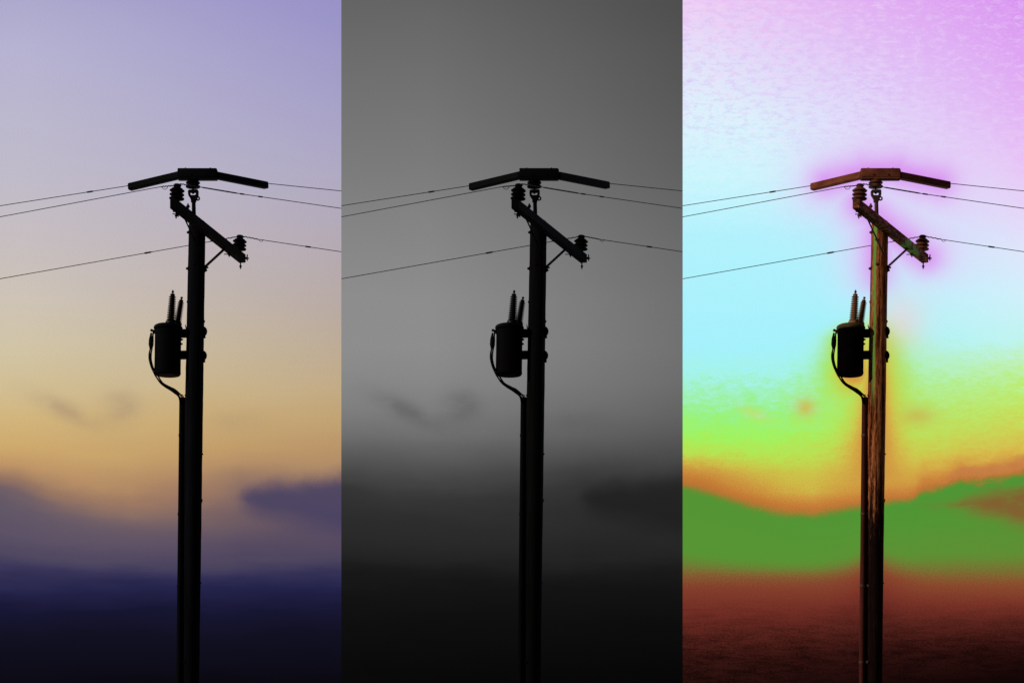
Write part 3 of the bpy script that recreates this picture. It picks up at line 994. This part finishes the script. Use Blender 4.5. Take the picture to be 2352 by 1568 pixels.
    root1 = MB().tube([*reversed(left_end(473, (295, 426))), a_l, P(413, 402, 0.02), P(496, 403, 0.02), a_r, *right_end(439, (612, 421))], RW, 8).build('power_wire', M['wire'], None, True, P(454, 402))
    tag(root1, 'uppermost wire, running through the boxy wire cover, ' + wh, 'wire', grp)
    le = left_end(473, (295, 426))[0]
    fr = lambda p, q, f: p + (q - p) * f

    def splice(p, q, f0, f1, r, parent):
        a = fr(p, q, f0)
        c_ = fr(p, q, f1)
        MB().tube([a, fr(a, c_, 0.2), fr(a, c_, 0.8), c_], [RW, r, r, RW], 8).build('splice', M['wire'], parent)

    def frac_at(p, q, px):
        lo, hi = 0.0, 1.0
        s = 1 if (q.x / (D + q.y)) > (p.x / (D + p.y)) else -1
        for _ in range(40):
            m_ = (lo + hi) / 2
            w_ = fr(p, q, m_)
            if (w_.x / (D + w_.y) * F + 392 - off - px) * s < 0:
                lo = m_
            else:
                hi = m_
        return lo
    splice(a_l, le, frac_at(a_l, le, 215), frac_at(a_l, le, 198), 0.014, root1)

    # middle wire, over the near insulator
    y0 = capL.y
    pL = capL + Vector((-L(5), -0.01, 0))
    k1 = P(371, 429, dep(371, 405, y0, True))
    k2 = P(416, 423.2, dep(416, 406, y0, False))
    k3 = P(460.4, 430.2, dep(460, 406, y0, False))
    k4 = P(548, 444.9, dep(548, 406, y0, False))
    l_e, r_e = left_end(498.5, (371, 429)), right_end(479, (548, 444.7))
    root2 = MB().tube([*reversed(l_e), k1, pL, capL + Vector((0, -0.055, 0.0)), k2, k3, k4, *r_e], RW, 8).build('power_wire', M['wire'], None, True, capL)
    tag(root2, "middle wire, tied to the crossarm's upper left insulator, " + wh, 'wire', grp)
    m = MB()
    twist(m, k1, pL)
    twist(m, capL + Vector((0.03, -0.05, 0)), k2)
    twist(m, k2, fr(k2, k3, 0.5))
    m.torus(capL, (0, 0, 1), 0.058, 0.009, 20, 6)
    m.build('wire_tie', M['wire'], root2)
    MB().tube([k3, fr(k3, k4, 0.08), fr(k3, k4, 0.92), k4], [RW, 0.011, 0.0115, RW], 8).build('armour_rod', M['wire'], root2)
    for px in (520, 550, 592):
        i0, i1 = (k3, k4) if px < 548 else (k4, r_e[0])
        if b == 2 and px >= 548:
            i1 = r_e[0]
        f = frac_at(i0, i1, px)
        splice(i0, i1, f, f + 0.05, 0.0125, root2)
    c = P(378.5, 428.6, dep(378, 405, y0, True))
    MB().torus(c, (0, -1, 0), L(6.4), 0.0045, 16, 6, 0.5, math.pi, (1, 0, 0)).build('tie_loop', M['wire'], root2)

    # lower wire, over the far insulator and behind the pole
    y0 = capR.y
    cpx = 552.0
    j0 = P(432, 564.2, dep(432, cpx, y0, True))
    j1 = P(488, 554.2, dep(488, cpx, y0, True))
    j2 = capR + Vector((-L(6), -0.01, 0))
    j3 = capR + Vector((L(7), -0.01, 0.003))
    j4 = P(593, 550, dep(593, cpx, y0, False))
    l_e, r_e = left_end(640.5, (432, 564)), right_end(578.5, (593, 550))
    root3 = MB().tube([*reversed(l_e), j0, j1, j2, capR + Vector((0, -0.055, 0)), j3, j4, *r_e], RW, 8).build('power_wire', M['wire'], None, True, capR)
    tag(root3, 'lowest wire, passing behind the pole to the right insulator, ' + wh, 'wire', grp)
    m = MB()
    twist(m, fr(j1, j2, -0.1), j2)
    twist(m, j3, j4)
    m.torus(capR, (0, 0, 1), 0.058, 0.009, 20, 6)
    m.build('wire_tie', M['wire'], root3)
    splice(j0, l_e[0], frac_at(j0, l_e[0], 349), frac_at(j0, l_e[0], 330), 0.0145, root3)
    f = frac_at(j4, r_e[0], 700)
    splice(j4, r_e[0], f, f + 0.08, 0.0135, root3)
    c = P(599.5, 550.2, dep(599, cpx, y0, False))
    MB().torus(c, (0, -1, 0), L(5.0), 0.0045, 16, 6, 0.5, math.pi, (1, 0, 0)).build('tie_loop', M['wire'], root3)


for bay in range(3):
    build_bay(bay)
